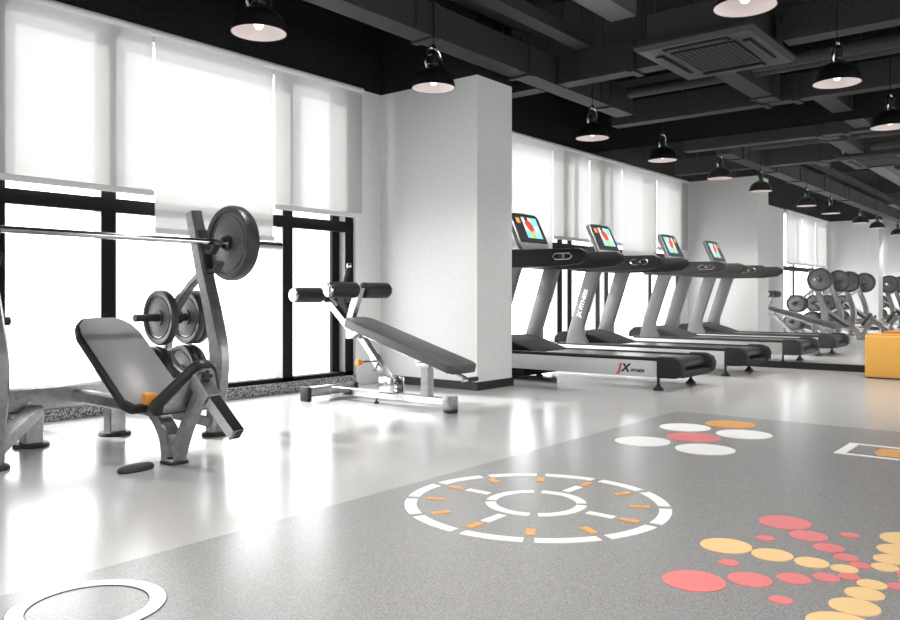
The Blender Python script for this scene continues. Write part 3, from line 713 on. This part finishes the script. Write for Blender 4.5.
    k = MB(); k.lathe([(0,-.235),(.026,-.232),(.032,-.215),(.026,-.185),(.018,-.16),(.014,-.13),(0,-.13)], 'x', (.115,y(3.52),.315), 18); tag(k.build('pull_knob', M['orange'], t), 'orange pull knob')
    MB().tube([(-.02,y(3.52),.315),(.14,y(3.52),.315)], .009, 8).build('knob_shaft', M['chrome_dark'], t)
    return t

def make_plate(name, label, loc, R, th, group):
    t = thing(name, label, 'weight plate', loc, 0, group)
    h = th/2; r = .026
    rim = [(R*.80,-h+.004),(R*.84,-h),(R*.96,-h),(R,-h+th*.22),(R,h-th*.22),(R*.96,h),(R*.84,h),(R*.80,h-.004)]
    MB().lathe(rim, 'x', seg=56, close=True).build('rim', M['plate_rim'], t)
    fc = [(r,-h+.010),(R*.22,-h+.006),(R*.26,-h+.010),(R*.80,-h+.010),(R*.81,0),(R*.80,h-.010),(R*.26,h-.010),(R*.22,h-.006),(r,h-.010)]
    tag(MB().lathe(fc, 'x', seg=48, close=True).build('disc', M['plate_face'], t), 'grey cast face of the plate')
    gr = MB(); gr.lathe([(R*.70,-h+.009),(R*.715,-h+.006),(R*.73,-h+.009),(R*.73,h-.009),(R*.715,h-.006),(R*.70,h-.009)], 'x', seg=56, close=True); gr.build('raised_ring', M['plate_face'], t)
    hb = MB(); hb.lathe([(r,-h+.001),(r+.022,-h+.001),(r+.022,h-.001),(r,h-.001)], 'x', seg=24, close=True); hb.build('hub', M['plate_rim'], t)
    return t

def make_barbell(label, loc):
    t = thing('barbell', label, 'barbell', loc, 0, 'barbells racked on the bench presses')
    MB().tube([(-.66,0,0),(.66,0,0)], .0175, 16).build('shaft', M['chrome'], t)
    for s_ in (-1,1):
        a, b = s_*.655, s_*1.075
        MB().tube([(a,0,0),(b,0,0)], .0245, 20).build('sleeve', M['chrome'], t)
        MB().cyl((s_*.665,0,0), .039, .022, 'x', 24, bev=.004).build('collar', M['chrome_dark'], t)
        c = MB(); c.cyl((s_*.805,0,0), .040, .03, 'x', 20, bev=.004); c.tube([(s_*.805,0,.03),(s_*.805,-.03,.075)], .008, 8); c.build('spring_clip', M['chrome_dark'], t)
    return t

BEN = None
names = [('near bench press', BX), ('second bench in mirror', -.13), ('farthest bench in mirror', -4.3)]
big = small = None
ordn = ['first', 'second', 'third']
for n, (bn, bx_) in enumerate(names):
    d0 = bx_-BX
    lab = ['silver incline bench press with grey back pad in the left foreground',
           'silver incline bench press next along, seen only in the mirror',
           'farthest silver incline bench press, deep in the mirror'][n]
    if BEN is None: BEN = make_bench(lab, (bx_, BY, 0)); BB = None
    else: dup(BEN, (bx_, BY, 0), lab)
    lab = ['long chrome barbell racked across the near bench press', 'chrome barbell racked on the second bench press, in the mirror', 'chrome barbell racked on the farthest bench press, in the mirror'][n]
    zb, yb = 1.118, 4.0-.02
    if n == 0: BB = make_barbell(lab, (bx_, yb, zb))
    else: dup(BB, (bx_, yb, zb), lab)
    for s_ in (1,-1):
        side = 'right' if s_ > 0 else 'left'
        lab = 'large black weight plate on the %s end of the barbell, %s' % (side, bn)
        loc = (bx_+s_*.7145, yb, zb)
        if big is None: big = make_plate('weight_plate', lab, loc, .222, .075, 'weight plates on the barbells')
        else: dup(big, loc, lab)
        X = bx_+(.605 if s_ > 0 else -.632)
        for zz, yy, R_, offs in ((.675,4.40,.168,(-.1,.085,.137)), (.335,4.455,.168,(-.152,-.1,.085,.137))):
            for oi, of in enumerate(offs):
                lvl = 'upper' if zz > .5 else 'lower'
                lab = 'black weight plate, %s from bench centre on %s %s storage peg, %s' % (['first','second','third','fourth'][oi], lvl, side, bn)
                loc = (X+s_*of, yy, zz)
                if small is None: small = make_plate('weight_plate', lab, loc, R_, .048, 'weight plates on the storage pegs')
                else: dup(small, loc, lab)

fp = MB(); fp.lathe([(0,0),(.098,0),(.104,.008),(.10,.02),(.085,.027),(0,.028)], 'z', seg=36)
o = fp.build('rubber_pad', M['rubber']); o.scale = (.9,.42,1); o.location = (1.962,3.44,0); o.rotation_euler = (0,0,math.radians(5))
tag(o, 'loose oval black rubber pad on the floor before the bench press', 'rubber pad')

# ------------------------------------------------------------------ light
wd = bpy.data.worlds.new('daylight'); scn.world = wd; wd.use_nodes = True
bg = wd.node_tree.nodes['Background']; bg.inputs['Color'].default_value = (1,1,1,1); bg.inputs['Strength'].default_value = 3.2
su = bpy.data.lights.new('sun', 'SUN'); su.energy = 5; su.angle = math.radians(4); su.color = (1,.98,.95)
so = bpy.data.objects.new('sun', su); COL.objects.link(so)
el = math.radians(36); dirv = Vector((.12, -math.cos(el), -math.sin(el)))
so.rotation_euler = dirv.to_track_quat('-Z', 'Y').to_euler()
for a, b in bays:
    pl = bpy.data.lights.new('daylight_portal', 'AREA'); pl.shape = 'RECTANGLE'; pl.size = b-a; pl.size_y = 2.7; pl.cycles.is_portal = True
    po = bpy.data.objects.new('daylight_portal', pl); COL.objects.link(po); po.location = ((a+b)/2, 5.50, 1.35); po.rotation_euler = (-PI/2, 0, 0)
for a, b in RB:
    pl = bpy.data.lights.new('daylight_portal', 'AREA'); pl.shape = 'RECTANGLE'; pl.size = b-a; pl.size_y = 2.2; pl.cycles.is_portal = True
    po = bpy.data.objects.new('daylight_portal', pl); COL.objects.link(po); po.location = ((a+b)/2, Y0-.34, 1.4); po.rotation_euler = (PI/2, 0, 0)

# ------------------------------------------------------------------ camera
cam = bpy.data.cameras.new('camera'); co = bpy.data.objects.new('camera', cam); COL.objects.link(co); scn.camera = co
cam.sensor_width = 36; cam.lens = 36*800/900; cam.shift_y = (297-310)/900*1.0 * -1 * -1
yaw = math.atan(645/800)
# forward lies between +X (along the windows) and +Y (towards them)
co.location = (0,0,.8); co.rotation_euler = (PI/2, 0, yaw-PI/2)
cam.clip_start = .05; cam.clip_end = 200
vs = scn.view_settings; vs.view_transform = 'Standard'; vs.look = 'None'; vs.gamma = 1; vs.exposure = 1.05; vs.use_curve_mapping = False
scn.cycles.max_bounces = 10; scn.cycles.diffuse_bounces = 6; scn.cycles.glossy_bounces = 6; scn.cycles.transparent_max_bounces = 12
scn.cycles.sample_clamp_indirect = 6; scn.cycles.use_denoising = True
